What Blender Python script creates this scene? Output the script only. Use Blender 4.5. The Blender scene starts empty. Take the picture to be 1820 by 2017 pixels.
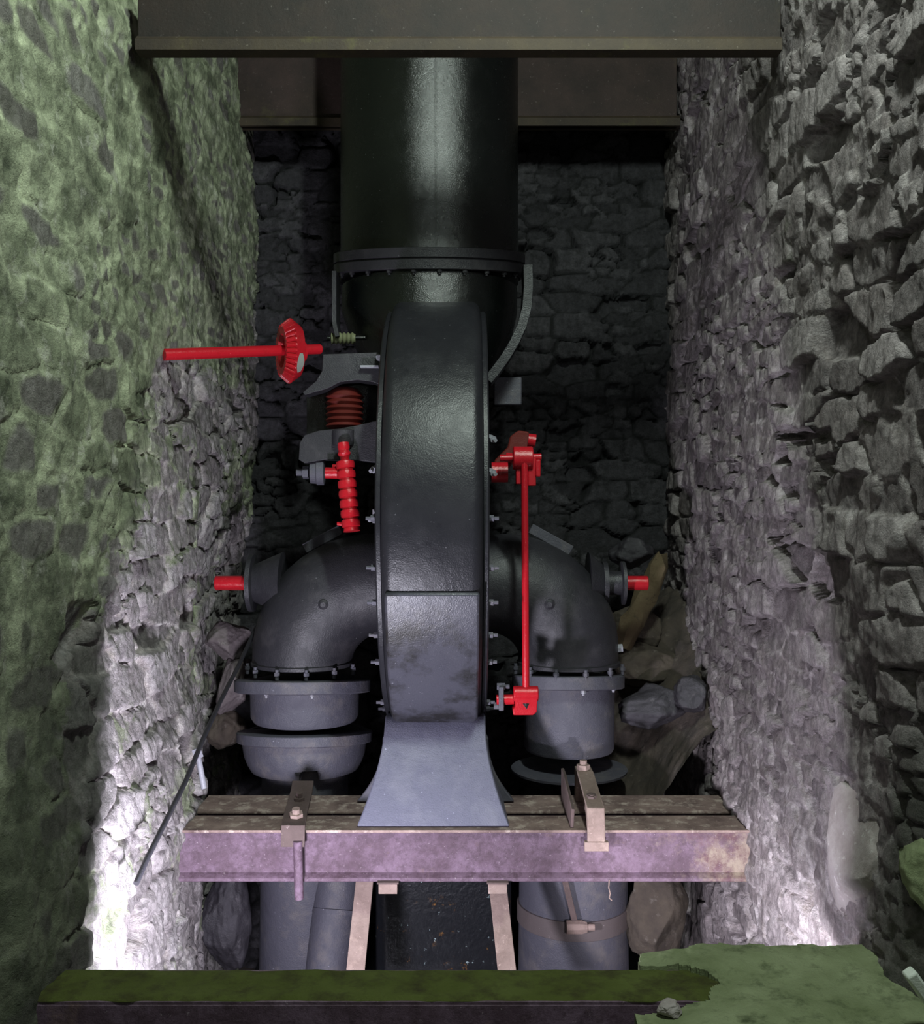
import bpy, math, random
import numpy as np
from mathutils import Vector, Matrix
R = math.radians
random.seed(7)
scene = bpy.context.scene
COL = scene.collection
CAMZ = 1.32

# ---------------------------------------------------------------- camera
cam_d = bpy.data.cameras.new('camera')
cam = bpy.data.objects.new('camera', cam_d); COL.objects.link(cam)
cam.location = (0, 0, CAMZ); cam.rotation_euler = (R(90), 0, 0)
cam_d.sensor_fit = 'HORIZONTAL'; cam_d.sensor_width = 36
cam_d.lens = 36*2000/1820; cam_d.clip_start = .02
scene.camera = cam

# ---------------------------------------------------------------- light
w = bpy.data.worlds.new('world'); scene.world = w; w.use_nodes = True
w.node_tree.nodes['Background'].inputs[0].default_value = (.75, .8, 1, 1)
w.node_tree.nodes['Background'].inputs[1].default_value = .012
def spot(name, loc, aim, energy, color, size, cone, blend):
    d = bpy.data.lights.new(name, 'SPOT'); d.energy = energy; d.color = color
    d.shadow_soft_size = size; d.spot_size = R(cone); d.spot_blend = blend
    o = bpy.data.objects.new(name, d); COL.objects.link(o); o.location = loc
    o.rotation_euler = (Vector(aim)-Vector(loc)).to_track_quat('-Z', 'Y').to_euler()
    return o
LZ = -.09
spot('floodlight', (-.64, 2.95, LZ), (-.50, 3.95, LZ-.36), 172, (.88, .86, 1.0), .075, 166, .06)
spot('floodlight', (.70, 2.93, LZ), (1.34, 3.69, LZ+.12), 260, (.92, .90, 1.0), .04, 112, .30)
def area(name, loc, aim, energy, color, sx, sy):
    d = bpy.data.lights.new(name, 'AREA'); d.energy = energy; d.color = color; d.shape = 'RECTANGLE'; d.size = sx; d.size_y = sy
    o = bpy.data.objects.new(name, d); COL.objects.link(o); o.location = loc
    o.rotation_euler = (Vector(aim)-Vector(loc)).to_track_quat('-Z', 'Y').to_euler(); return o
area('daylight_from_hatch', (.55, 1.7, 4.25), (-.2, 3.4, 1.6), 102, (.86, 1.0, .90), .13, .62)
area('streak_fill', (.36, 2.6, 2.98), (-.17, 4.8, 2.3), 5, (.86, 1.0, .92), .05, .30)  # unseen light added to carry the black pipe's highlight further down
spot('camera_fill', (.25, .3, 1.65), (-.3, 3.2, .6), 14, (.95, 1.0, .95), .05, 100, .8)  # added fill from beside the camera, lifts the left wall and nearest beam face
vs = scene.view_settings
scene.display_settings.display_device = 'sRGB'
vs.view_transform = 'Standard'; vs.look = 'None'; vs.gamma = 1; vs.exposure = 0.0
vs.use_curve_mapping = False

# ---------------------------------------------------------------- helpers
def P(px, py, d):
    return Vector(((px-910)/2000*d, d, CAMZ-(py-1008)/2000*d))
def PX(px, d): return (px-910)/2000*d
def PZ(py, d): return CAMZ-(py-1008)/2000*d

class MB:
    def __init__(s): s.v = []; s.f = []
    def add(s, vs_, fs):
        b = len(s.v); s.v += [tuple(x) for x in vs_]; s.f += [tuple(i+b for i in f) for f in fs]; return s
    def box(s, c, size, rot=None):
        M = rot if rot is not None else Matrix.Identity(3); c = Vector(c)
        pts = []
        for x in (-.5, .5):
            for y in (-.5, .5):
                for z in (-.5, .5):
                    pts.append(c + M @ Vector((x*size[0], y*size[1], z*size[2])))
        return s.add(pts, [(0,1,3,2),(4,6,7,5),(0,4,5,1),(2,3,7,6),(0,2,6,4),(1,5,7,3)])
    def bar(s, a, b, wx, wy, up=(0,0,1)):
        a = Vector(a); b = Vector(b); z = (b-a).normalized()
        x = Vector(up).cross(z)
        if x.length < 1e-4: x = Vector((1,0,0)).cross(z)
        x.normalize(); y = z.cross(x)
        M = Matrix((x, y, z)).transposed()
        return s.box((a+b)/2, (wx, wy, (b-a).length), M)
    def tube(s, pts, rad, seg=24, caps=True, ell=None):
        pts = [Vector(p) for p in pts]; n = len(pts)
        if not hasattr(rad, '__len__'): rad = [rad]*n
        T = []
        for i in range(n):
            T.append((pts[min(i+1, n-1)]-pts[max(i-1, 0)]).normalized())
        x = T[0].orthogonal().normalized(); out = []; prev = T[0]
        for i in range(n):
            q = prev.rotation_difference(T[i]); x = q @ x; x = (x - T[i]*x.dot(T[i])).normalized(); prev = T[i]
            y = T[i].cross(x)
            for k in range(seg):
                a = 2*math.pi*k/seg
                out.append(pts[i]+(x*math.cos(a)+y*math.sin(a))*rad[i])
        fs = []
        for i in range(n-1):
            for k in range(seg):
                a = i*seg+k; b = i*seg+(k+1) % seg
                fs.append((a, b, b+seg, a+seg))
        if caps: fs.append(tuple(reversed(range(seg)))); fs.append(tuple(range((n-1)*seg, n*seg)))
        return s.add(out, fs)
    def cyl(s, a, b, r, seg=24): return s.tube([a, b], r, seg)
    def lathe(s, o, ax, prof, seg=64, a0=0, a1=2*math.pi, caps=True):
        """prof = [(distance along axis, radius)]"""
        o = Vector(o); ax = Vector(ax).normalized()
        x = Vector((0, -1, 0)); x = (x-ax*x.dot(ax))
        if x.length < 1e-3: x = Vector((1, 0, 0))
        x.normalize(); y = ax.cross(x)
        full = abs(a1-a0-2*math.pi) < 1e-6; m = seg if full else seg+1
        out = []
        for (h, r) in prof:
            for k in range(m):
                a = a0+(a1-a0)*k/seg
                out.append(o+ax*h+(x*math.cos(a)+y*math.sin(a))*r)
        fs = []
        for i in range(len(prof)-1):
            for k in range(seg):
                a = i*m+k; b = i*m+((k+1) % m)
                fs.append((a, b, b+m, a+m))
        if caps and full:
            fs.append(tuple(reversed(range(m)))); fs.append(tuple(range((len(prof)-1)*m, len(prof)*m)))
        return s.add(out, fs)
    def prism(s, poly, ax, a, b):
        """poly = 2D outline in the plane normal to axis ax ('x': (y,z)), extruded a..b"""
        def mk(p, t):
            return (t, p[0], p[1]) if ax == 'x' else ((p[0], t, p[1]) if ax == 'y' else (p[0], p[1], t))
        n = len(poly)
        vs_ = [mk(p, a) for p in poly]+[mk(p, b) for p in poly]
        fs = [tuple(range(n)), tuple(reversed(range(n, 2*n)))]
        for i in range(n): fs.append((i, i+n, (i+1) % n+n, (i+1) % n))
        return s.add(vs_, fs)
    def hexbolt(s, p, n, r=.014, h=.018, shank=.012):
        p = Vector(p); n = Vector(n).normalized()
        s.tube([p-n*.005, p+n*h], r, 6)
        s.tube([p+n*h, p+n*(h+shank)], r*.55, 10)
        return s
    def build(s, name, mat, parent=None, bevel=0, smooth=True, angle=35, sub=0):
        me = bpy.data.meshes.new(name); me.from_pydata(s.v, [], s.f)
        me.validate(); me.update()
        import bmesh
        bm = bmesh.new(); bm.from_mesh(me); bmesh.ops.recalc_face_normals(bm, faces=bm.faces); bm.to_mesh(me); bm.free()
        if smooth:
            me.polygons.foreach_set('use_smooth', [True]*len(me.polygons)); me.set_sharp_from_angle(angle=R(angle))
        o = bpy.data.objects.new(name, me); COL.objects.link(o)
        me.materials.append(mat)
        if parent is not None:
            o.parent = parent
            if parent.type == 'EMPTY': o.matrix_parent_inverse = Matrix.Translation(-parent.location)
        if bevel:
            m = o.modifiers.new('bevel', 'BEVEL'); m.width = bevel; m.segments = 2; m.limit_method = 'ANGLE'; m.angle_limit = R(40)
        if sub:
            m = o.modifiers.new('sub', 'SUBSURF'); m.levels = sub; m.render_levels = sub
        return o
def tag(o, label, cat=None, group=None, kind=None):
    if label: o['label'] = label
    if cat: o['category'] = cat
    if group: o['group'] = group
    if kind: o['kind'] = kind
    return o
def thing(name, loc, label, cat, group=None):
    o = bpy.data.objects.new(name, None); COL.objects.link(o); o.location = loc
    o.empty_display_size = .05
    return tag(o, label, cat, group)

# ---------------------------------------------------------------- noise for relief
def vnoise(x, y, seed):
    xi = np.floor(x).astype(np.int64); yi = np.floor(y).astype(np.int64)
    fx = x-xi; fy = y-yi; fx = fx*fx*(3-2*fx); fy = fy*fy*(3-2*fy)
    def h(a, b):
        n = (a*374761393+b*668265263+seed*1442695041) & 0xffffffff
        n = ((n ^ (n >> 13))*1274126177) & 0xffffffff
        n = n ^ (n >> 16)
        return (n & 0xffff)/65535.0
    return (h(xi, yi)*(1-fx)+h(xi+1, yi)*fx)*(1-fy)+(h(xi, yi+1)*(1-fx)+h(xi+1, yi+1)*fx)*fy
def fbm(x, y, seed, octv=4):
    t = np.zeros_like(x); a = .5; f = 1.
    for i in range(octv):
        t += a*vnoise(x*f, y*f, seed+i*17); a *= .5; f *= 2.03
    return t  # about 0..1
def hsh(a, b, seed):
    n = (a*374761393+b*668265263+seed*1442695041+12345) & 0xffffffff
    n = ((n ^ (n >> 13))*1274126177) & 0xffffffff
    n = n ^ (n >> 16)
    return (n & 0xffff)/65535.0
def sstep(a, b, x):
    t = np.clip((x-a)/(b-a), 0, 1); return t*t*(3-2*t)
def stones(u, v, sw, sh, seed):
    """irregular coursed rubble: returns random id value, second random, edge distance, tilt"""
    wu = u+.10*(fbm(u*2.2, v*2.2, seed+3, 3)-.45)+.03*(vnoise(u*14, v*14, seed+5)-.5)
    wv = v+.11*(fbm(u*1.7+9, v*2.2, seed+4, 3)-.45)+.02*(vnoise(u*16, v*16, seed+6)-.5)
    a = wu/sw; b = wv/sh
    bi = np.floor(b).astype(np.int64)
    F1 = np.full(u.shape, 9.); F2 = np.full(u.shape, 9.)
    rid = np.zeros(u.shape); rid2 = np.zeros(u.shape); du = np.zeros(u.shape); dv = np.zeros(u.shape)
    for dj in (-1, 0, 1):
        j = bi+dj
        sc = .65+.8*hsh(j, j*0+3, seed+9)
        aa = a*sc+hsh(j, j*0+7, seed)*5
        ai = np.floor(aa).astype(np.int64)
        for di in (-1, 0, 1):
            i = ai+di
            cx = i+.5+.6*(hsh(i, j, seed)-.5); cy = j+.5+.55*(hsh(i, j, seed+1)-.5)
            ddx = (aa-cx)/sc; ddy = (b-cy)
            # squarish distance
            D = (np.abs(ddx*.9)**2.6+np.abs(ddy*1.05)**2.6)**(1/2.6)
            D = D-.22*(hsh(i, j, seed+2)-.5)
            new = D < F1
            F2 = np.where(new, F1, np.minimum(F2, D))
            F1 = np.where(new, D, F1)
            rid = np.where(new, hsh(i, j, seed+21), rid); rid2 = np.where(new, hsh(i, j, seed+33), rid2)
            du = np.where(new, ddx, du); dv = np.where(new, ddy, dv)
    return rid, rid2, F2-F1, du, dv

def wall(name, o, ud, vd, nd, ulen, vlen, res, seed, shape, mat, sw=.26, sh=.115, deep=.05, rough=1.0):
    nu = int(ulen/res)+1; nv = int(vlen/res)+1
    uu, vv = np.meshgrid(np.linspace(0, ulen, nu), np.linspace(0, vlen, nv), indexing='ij')
    rid, rid2, e, du, dv = stones(uu, vv, sw, sh, seed)
    s2 = stones(uu, vv, sw*.5, sh*.5, seed+100)
    pick = (fbm(uu*1.6, vv*2.4, seed+140, 3)+.10*(rid-.5)) > .50
    rid, rid2, e, du, dv = [np.where(pick, q2, q1) for q1, q2 in zip((rid, rid2, e, du, dv), s2)]
    big = np.where(pick, .55, 1.0)
    cover, off, damp_shade = shape(uu, vv)               # cover: 0 bare stones .. 1 mortar covered
    jn = fbm(uu*5, vv*5, seed+150, 3)
    edge = sstep(.01, .10+.10*jn, e)
    # joints gape in some places and are packed flush in others
    gape = sstep(.36, .62, jn)*.9+.1
    h = deep*big*(edge-1)*(1-.8*cover)*gape
    h += edge*(rid-.5)*.045*big*(1-.8*cover)
    h += edge*(du*(rid2-.5)*.6-dv*.35*(rid2-.2))*.05*big*(1-.7*cover)
    h += rough*.050*(np.abs(fbm(uu*17, vv*11, seed+70, 5)-.47))*(1-.5*cover)
    h += rough*.020*(fbm(uu*34, vv*22, seed+75, 3)-.45)
    h += .05*(fbm(uu*3, vv*3, seed+50, 3)-.45)
    h += .030*(fbm(uu*11, vv*8, seed+60, 4)-.45)
    # missing stones: deep dark pockets
    hole = (rid2 > .955)*edge*(1-cover)
    h -= hole*.07
    h += off
    A = [np.array(k, float) for k in (o, ud, vd, nd)]
    co = A[0]+uu[..., None]*A[1]+vv[..., None]*A[2]+h[..., None]*A[3]
    me = bpy.data.meshes.new(name)
    co = co.reshape(-1, 3)
    idx = np.arange(nu*nv).reshape(nu, nv)
    q = np.stack([idx[:-1, :-1], idx[1:, :-1], idx[1:, 1:], idx[:-1, 1:]], -1).reshape(-1, 4)
    if np.dot(np.cross(A[1], A[2]), A[3]) < 0: q = q[:, ::-1]
    me.vertices.add(len(co)); me.vertices.foreach_set('co', co.ravel())
    me.loops.add(q.size); me.loops.foreach_set('vertex_index', q.ravel().astype(np.int32))
    me.polygons.add(len(q)); me.polygons.foreach_set('loop_start', np.arange(0, q.size, 4, dtype=np.int32))
    me.polygons.foreach_set('loop_total', np.full(len(q), 4, dtype=np.int32))
    me.polygons.foreach_set('use_smooth', np.ones(len(q), dtype=bool))
    me.update(calc_edges=True)
    for nm, arr in (('stone_random', rid), ('stone_random_b', rid2), ('stone_mask', sstep(.03+.16*cover, .10+.30*cover, e)), ('cover', cover), ('damp_shade', damp_shade)):
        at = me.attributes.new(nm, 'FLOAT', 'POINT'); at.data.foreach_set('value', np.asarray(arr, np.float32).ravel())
    ob = bpy.data.objects.new(name, me); COL.objects.link(ob); me.materials.append(mat)
    tag(ob, None, None, None, 'structure')
    return ob

# ---------------------------------------------------------------- materials
class NT:
    def __init__(s, name):
        s.m = bpy.data.materials.new(name); s.m.use_nodes = True; s.t = s.m.node_tree
        s.b = s.t.nodes['Principled BSDF']; s.out = s.t.nodes['Material Output']
        tc = s.t.nodes.new('ShaderNodeTexCoord'); s.co = tc.outputs['Object']
    def n(s, t, **k):
        x = s.t.nodes.new(t)
        for a, b in k.items(): setattr(x, a, b)
        return x
    def L(s, a, b): s.t.links.new(a, b)
    def noise(s, scale, detail=6, rough=.6, stretch=None, dist=0, off=0):
        x = s.n('ShaderNodeTexNoise'); x.inputs['Scale'].default_value = scale
        x.inputs['Detail'].default_value = detail; x.inputs['Roughness'].default_value = rough
        x.inputs['Distortion'].default_value = dist
        mp = s.n('ShaderNodeMapping'); mp.inputs['Location'].default_value = (off, off*1.7, off*.3)
        if stretch: mp.inputs['Scale'].default_value = stretch
        s.L(s.co, mp.inputs[0]); s.L(mp.outputs[0], x.inputs[0])
        return x.outputs['Fac']
    def vor(s, scale, out='Distance', feat='F1'):
        x = s.n('ShaderNodeTexVoronoi', feature=feat); x.inputs['Scale'].default_value = scale
        s.L(s.co, x.inputs[0]); return x.outputs[out]
    def ramp(s, f, stops):
        x = s.n('ShaderNodeValToRGB'); e = x.color_ramp.elements
        while len(e) < len(stops): e.new(.5)
        for i, (p, c) in enumerate(stops):
            e[i].position = p; e[i].color = (c, c, c, 1) if not hasattr(c, '__len__') else (*c, 1)
        s.L(f, x.inputs[0]); return x.outputs[0]
    def mix(s, f, a, b, mode='MIX'):
        x = s.n('ShaderNodeMix', data_type='RGBA', blend_type=mode)
        for sock, val in ((x.inputs[0], f), (x.inputs[6], a), (x.inputs[7], b)):
            if isinstance(val, (int, float)): sock.default_value = val
            elif isinstance(val, (tuple, list)): sock.default_value = (*val, 1)
            else: s.L(val, sock)
        return x.outputs[2]
    def attr(s, nm):
        x = s.n('ShaderNodeAttribute'); x.attribute_name = nm; return x.outputs['Fac']
    def math(s, op, a, b=0):
        x = s.n('ShaderNodeMath', operation=op)
        for i, val in enumerate((a, b)):
            if isinstance(val, (int, float)): x.inputs[i].default_value = val
            else: s.L(val, x.inputs[i])
        return x.outputs[0]
    def bump(s, f, strength=.5, dist=.01):
        x = s.n('ShaderNodeBump'); x.inputs['Strength'].default_value = strength; x.inputs['Distance'].default_value = dist
        s.L(f, x.inputs['Height']); s.L(x.outputs[0], s.b.inputs['Normal'])
    def set(s, **k):
        for a, v in k.items():
            sock = s.b.inputs[a.replace('_', ' ')]
            if hasattr(v, 'is_linked') or hasattr(v, 'links'): s.L(v, sock)
            elif isinstance(v, tuple): sock.default_value = (*v, 1)
            else: sock.default_value = v
        return s

def stone_mat(name, c1, c2, c3, mortar, mortar_b, moss, moss_lo, moss_hi, moss_scale=1.6, off=0, rough=.8, cover_moss=0):
    t = NT(name)
    col = t.ramp(t.attr('stone_random'), [(0, c1), (.45, c2), (1, c3)])
    n1 = t.noise(9, 8, .7, off=off)
    col = t.mix(t.ramp(n1, [(.3, .0), (.75, .7)]), col, t.mix(.5, c3, mortar))
    n5 = t.noise(22, 6, .7, stretch=(1, 1, .35), off=off+5)
    col = t.mix(t.ramp(n5, [(.35, .55), (.6, 0)]), col, c1)
    mo = t.mix(t.ramp(t.noise(14, 8, .75, off=off+2), [(.35, 0), (.65, 1)]), mortar, mortar_b)
    mk = t.math('MULTIPLY', t.attr('stone_mask'), 1)
    # ragged lime staining on the stones
    lime = t.ramp(t.noise(6, 9, .75, off=off+8), [(.56, 0), (.66, .75)])
    col = t.mix(mk, mo, t.mix(lime, col, mo))
    fine = t.ramp(t.noise(34, 9, .8, off=off+1), [(.34, .45), (.5, 1), (.68, 1.55)])
    col = t.mix(1.0, col, fine, 'MULTIPLY')
    ms = t.noise(moss_scale, 9, .68, off=off+11)
    if cover_moss:
        ms = t.math('ADD', ms, t.math('MULTIPLY', t.attr('cover'), cover_moss))
    mcol = t.mix(t.ramp(t.noise(7, 6, .7, off=off+3), [(.3, 0), (.7, 1)]), moss[0], moss[1])
    mcol = t.mix(t.math('MULTIPLY', mk, .45), mcol, moss[0])
    mcol = t.mix(1.0, mcol, t.ramp(t.noise(4.5, 9, .75, off=off+31), [(.32, .35), (.5, 1), (.7, 1.7)]), 'MULTIPLY')
    mcol = t.mix(t.ramp(t.noise(10, 9, .75, off=off+37), [(.55, 0), (.68, .8)]), mcol, t.mix(.35, mortar, moss[1]))
    peek = t.math('MULTIPLY', t.ramp(t.attr('stone_random_b'), [(.60, 0), (.64, .85)]), mk)
    col = t.mix(t.math('MULTIPLY', t.attr('cover'), cover_moss*1.7), col, (.065,.06,.045))
    mf = t.math('MULTIPLY', t.ramp(ms, [(moss_lo, 0), (moss_hi, 1)]), t.math('SUBTRACT', 1, peek))
    col = t.mix(mf, col, mcol)
    col = t.mix(t.math('MULTIPLY', t.attr('damp_shade'), .72), col, (.018,.024,.010))  # dark damp moss, with shade of recess and near ends put into the colour
    t.set(Base_Color=col, Roughness=rough)
    hh = t.math('ADD', t.noise(45, 8, .7), t.math('MULTIPLY', t.noise(160, 4, .7), .4))
    t.bump(hh, .9, .016)
    return t.m

M_left = stone_mat('left_wall_stone', (.10,.085,.085), (.22,.19,.19), (.36,.33,.34), (.62,.58,.58), (.34,.29,.27),
                   ((.075,.090,.052), (.60,.65,.44)), .545, .59, 2.4, cover_moss=.30)
M_right = stone_mat('right_wall_stone', (.06,.046,.048), (.16,.13,.13), (.31,.27,.275), (.50,.45,.46), (.14,.115,.105),
                    ((.10,.12,.06), (.28,.33,.19)), .62, .80, 1.3, off=20, rough=.62)
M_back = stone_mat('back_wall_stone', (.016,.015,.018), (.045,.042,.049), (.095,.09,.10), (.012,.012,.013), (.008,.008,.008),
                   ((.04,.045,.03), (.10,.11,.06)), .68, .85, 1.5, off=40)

def paint(name, base, dirt, rough=.34, coat=.0, dirtpos=(.58, .75), dscale=5, bump=.35, bscale=170, spec=.5):
    t = NT(name)
    n1 = t.noise(dscale, 9, .7)
    col = t.mix(t.ramp(n1, [(dirtpos[0], 0), (dirtpos[1], 1)]), base, dirt)
    sp = t.noise(70, 3, .5, off=3)
    col = t.mix(t.ramp(sp, [(.72, 0), (.76, .6)]), col, tuple(min(1, c*3+.12) for c in base))
    t.set(Base_Color=col, Roughness=t.ramp(t.noise(11, 6, .6, off=9), [(.3, rough*.8), (.7, min(1, rough*1.45))]), Specular_IOR_Level=spec)
    t.bump(t.math('ADD', t.noise(bscale, 4, .6), t.math('MULTIPLY', t.noise(24, 3, .5), 1.2)), bump, .004)
    return t.m
M_black = paint('black_gloss_paint', (.028,.027,.033), (.060,.056,.062), .40, dirtpos=(.5, .72), bump=.5)
M_pen = paint('penstock_black_paint', (.003,.004,.0038), (.005,.006,.0055), .22, bump=.42, bscale=190, spec=.7)
M_grey = paint('grey_worn_paint', (.085,.083,.106), (.15,.135,.135), .5, dscale=7, dirtpos=(.5, .72), bump=.7)
M_foot = paint('foot_blue_grey_paint', (.135,.135,.19), (.19,.19,.24), .45, dscale=6, dirtpos=(.45, .7), bump=.6)
M_case = paint('casing_paint', (.018,.018,.022), (.036,.035,.042), .31, dscale=3, spec=.42)
M_red = paint('red_paint', (.50,.012,.022), (.34,.012,.012), .20, bump=.35, dscale=14)
M_dred = paint('dull_red_paint', (.12,.008,.004), (.05,.006,.004), .6, dscale=14)
M_steel = paint('bright_steel', (.30,.30,.34), (.16,.13,.12), .35, dscale=20)
M_brass = paint('old_brass', (.20,.21,.12), (.10,.10,.07), .4, dscale=18)
M_white = paint('white_paint', (.62,.66,.60), (.4,.45,.38), .5, dscale=18)

def rust(name, base, dark, orange, rough=.6, opos=(.60, .72), osc=3):
    t = NT(name)
    col = t.mix(t.ramp(t.noise(6, 9, .7), [(.35, 0), (.65, 1)]), base, dark)
    col = t.mix(t.ramp(t.noise(osc, 9, .72, off=4), [(opos[0], 0), (opos[1], 1)]), col, orange)
    col = t.mix(t.ramp(t.noise(48, 6, .75, off=8), [(.62, 0), (.70, .7)]), col, tuple(min(.9, c*1.9+.1) for c in base))
    t.set(Base_Color=col, Roughness=rough)
    t.bump(t.math('ADD', t.noise(90, 8, .75), t.noise(20, 4, .6)), .5, .005)
    return t.m
t = NT('purple_primed_steel')
col = t.mix(t.ramp(t.noise(5, 10, .75), [(.38, 0), (.62, 1)]), (.205,.135,.195), (.105,.062,.088))
col = t.mix(t.ramp(t.noise(26, 8, .8, off=3), [(.40, .75), (.55, 0)]), col, (.07,.04,.055))
sepx = t.n('ShaderNodeSeparateXYZ'); t.L(t.co, sepx.inputs[0])
# rust and lime run-off at the damp right-hand end
end = t.ramp(t.math('ADD', t.math('MULTIPLY', sepx.outputs[0], .55), t.math('MULTIPLY', t.noise(7, 8, .75, off=6), .75)), [(.86, 0), (1.0, 1)])
col = t.mix(t.math('MULTIPLY', end, .85), col, t.mix(t.ramp(t.noise(12, 8, .8, off=16), [(.42, 0), (.6, 1)]), (.13,.06,.065), (.36,.29,.22)))
col = t.mix(t.ramp(t.noise(3.0, 9, .75, off=4), [(.60, 0), (.72, .7)]), col, (.26,.17,.13))
col = t.mix(t.ramp(t.noise(60, 6, .8, off=8), [(.62, 0), (.68, .8)]), col, (.50,.42,.46))
t.set(Base_Color=col, Roughness=.5)
t.bump(t.math('ADD', t.noise(90, 8, .8), t.noise(20, 4, .6)), .6, .006)
M_purple = t.m
M_rtop = rust('scaly_rusty_steel', (.36,.26,.23), (.14,.09,.085), (.52,.42,.37), .85, (.52, .62), 14)
M_strap = rust('pale_rusty_strap', (.34,.25,.22), (.20,.14,.12), (.38,.28,.24), .8, (.55, .7), 10)
M_strapd = rust('dark_rusty_strap', (.13,.09,.085), (.08,.055,.05), (.22,.16,.13), .8, (.6, .72), 12)
M_old = rust('dark_overhead_steel', (.026,.015,.012), (.013,.009,.008), (.045,.033,.015), .7, (.58, .72), 2.0)
M_rock = None
def rockmat(name, a, b, c, rough=.6):
    t = NT(name)
    col = t.mix(t.ramp(t.noise(8, 9, .7), [(.35, 0), (.65, 1)]), a, b)
    col = t.mix(t.ramp(t.noise(20, 8, .7, off=7), [(.58, 0), (.68, 1)]), col, c)
    t.set(Base_Color=col, Roughness=rough)
    t.bump(t.math('ADD', t.noise(60, 8, .75), t.noise(18, 4, .6)), .6, .012)
    return t.m
M_rock = rockmat('wet_dark_rock', (.035,.032,.038), (.065,.06,.07), (.12,.11,.12), .33)
M_rockb = rockmat('brown_rock', (.055,.042,.034), (.095,.075,.055), (.15,.13,.11), .8)
M_rockp = rockmat('pale_rock', (.26,.22,.21), (.42,.38,.37), (.60,.57,.56), .75)
M_rockq = rockmat('dull_pink_rock', (.12,.095,.10), (.19,.16,.165), (.28,.25,.25), .75)
M_wood = rockmat('rotten_timber', (.09,.06,.03), (.15,.11,.06), (.05,.035,.02), .85)
M_soil = rockmat('pit_soil', (.05,.04,.035), (.09,.07,.055), (.13,.11,.09), .9)
def mossmat(name, a, b, c, lo=.45, hi=.7):
    t = NT(name)
    col = t.mix(t.ramp(t.noise(5, 8, .65), [(.3, 0), (.7, 1)]), a, b)
    col = t.mix(t.ramp(t.noise(13, 6, .7, off=4), [(lo, 0), (hi, 1)]), col, c)
    t.set(Base_Color=col, Roughness=.95, Specular_IOR_Level=.15)
    t.bump(t.math('ADD', t.noise(120, 6, .75), t.noise(26, 5, .6)), .8, .012)
    return t.m
M_moss = mossmat('moss_on_rock', (.20,.24,.12), (.36,.41,.24), (.08,.10,.05), .52, .75)
M_mossd = mossmat('dark_moss', (.075,.09,.02), (.12,.145,.04), (.05,.045,.02))
t = NT('tar_black_plate')
cc = t.mix(t.ramp(t.noise(13, 7, .75, off=2), [(.62, 0), (.68, 1)]), (.012,.013,.016), (.28,.13,.03))
cc = t.mix(t.ramp(t.noise(28, 3, .6, off=6), [(.68, 0), (.72, 1)]), cc, (.35,.45,.45))
t.set(Base_Color=cc, Roughness=.3); t.bump(t.noise(40, 5, .6), .4, .01); M_tar = t.m
t = NT('pit_water'); t.set(Base_Color=(.006,.007,.007), Roughness=.08); t.bump(t.noise(7, 4, .5), .15, .02); M_water = t.m

# ================================================================ THE SETTING
DMIN = 1.2; Z0 = -1.5; ZT = 4.6
def sh_left(u, v):                  # u = depth - DMIN, v = z - Z0
    d = u+DMIN; z = v+Z0
    py = 1008-(z-CAMZ)/d*2000
    n = fbm(d*1.3, z*1.3, 77, 4)
    # moss and mortar coat: strongest near the viewer and high up
    lim = 3.15+.42*np.clip(z+.05, 0, 2.2)+2.2*sstep(1.85, 2.35, z)
    cover = sstep(.25, -.25, d-lim-(n-.45)*1.6)
    cover = np.maximum(cover, .48*sstep(.38, .58, n)*sstep(.3, .9, z))
    off = .05*sstep(4.4, 3.2, d)*sstep(.6, -.6, z)
    off -= .10*sstep(2.75, 2.45, d)*sstep(2.2, 1.7, z)
    off += .10*sstep(.9, .1, z)*sstep(5.0, 4.4, d)
    off -= .10*sstep(4.75, 5.1, d)*sstep(1.5, .9, z)
    off += .05*(fbm(d*1.1, z*.8, 5, 3)-.45)
    damp_shade = sstep(1.25, .35, z+(n-.45)*1.2)*sstep(.15, -.1, d-lim)  # dark wet moss low and near, its shade painted in with it
    damp_shade = np.maximum(damp_shade, sstep(2.85, 2.66, d+(n-.45)*.5)*sstep(2.45, 2.2, z))  # shade of the near recess, painted into the wall colour
    return cover, off, damp_shade
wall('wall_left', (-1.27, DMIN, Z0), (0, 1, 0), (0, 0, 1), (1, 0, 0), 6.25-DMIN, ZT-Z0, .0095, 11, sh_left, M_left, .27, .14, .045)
def sh_right(u, v):
    d = u+DMIN; z = v+Z0
    cover = np.clip(.35*sstep(.45, .65, fbm(d*1.2, z*1.2, 91, 3))+.75*sstep(.7, -.2, z)*sstep(4.6, 3.8, d), 0, 1)
    off = .07*(fbm(d*1.2, z*.9, 8, 3)-.45)
    off += .05*sstep(.9, -.1, z)
    off -= .06*sstep(2.85, 2.6, d)*sstep(1.5, .8, z)
    damp_shade = sstep(3.05, 2.85, d)*sstep(1.0, .5, z+.4*(fbm(d*2, z*2, 7, 3)-.45))  # low near end darkened: shade outside the floodlight painted in
    return cover, off, damp_shade
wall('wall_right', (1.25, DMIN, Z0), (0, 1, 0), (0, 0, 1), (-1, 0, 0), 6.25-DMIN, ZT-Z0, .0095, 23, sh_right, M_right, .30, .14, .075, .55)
def sh_back(u, v):
    return u*0, .04*(fbm(u*1.2, v*1.2, 8, 3)-.45), u*0
wall('wall_back', (-1.5, 6.20, Z0), (1, 0, 0), (0, 0, 1), (0, -1, 0), 3.0, ZT-Z0, .012, 31, sh_back, M_back, .28, .13, .11, .4)

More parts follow.
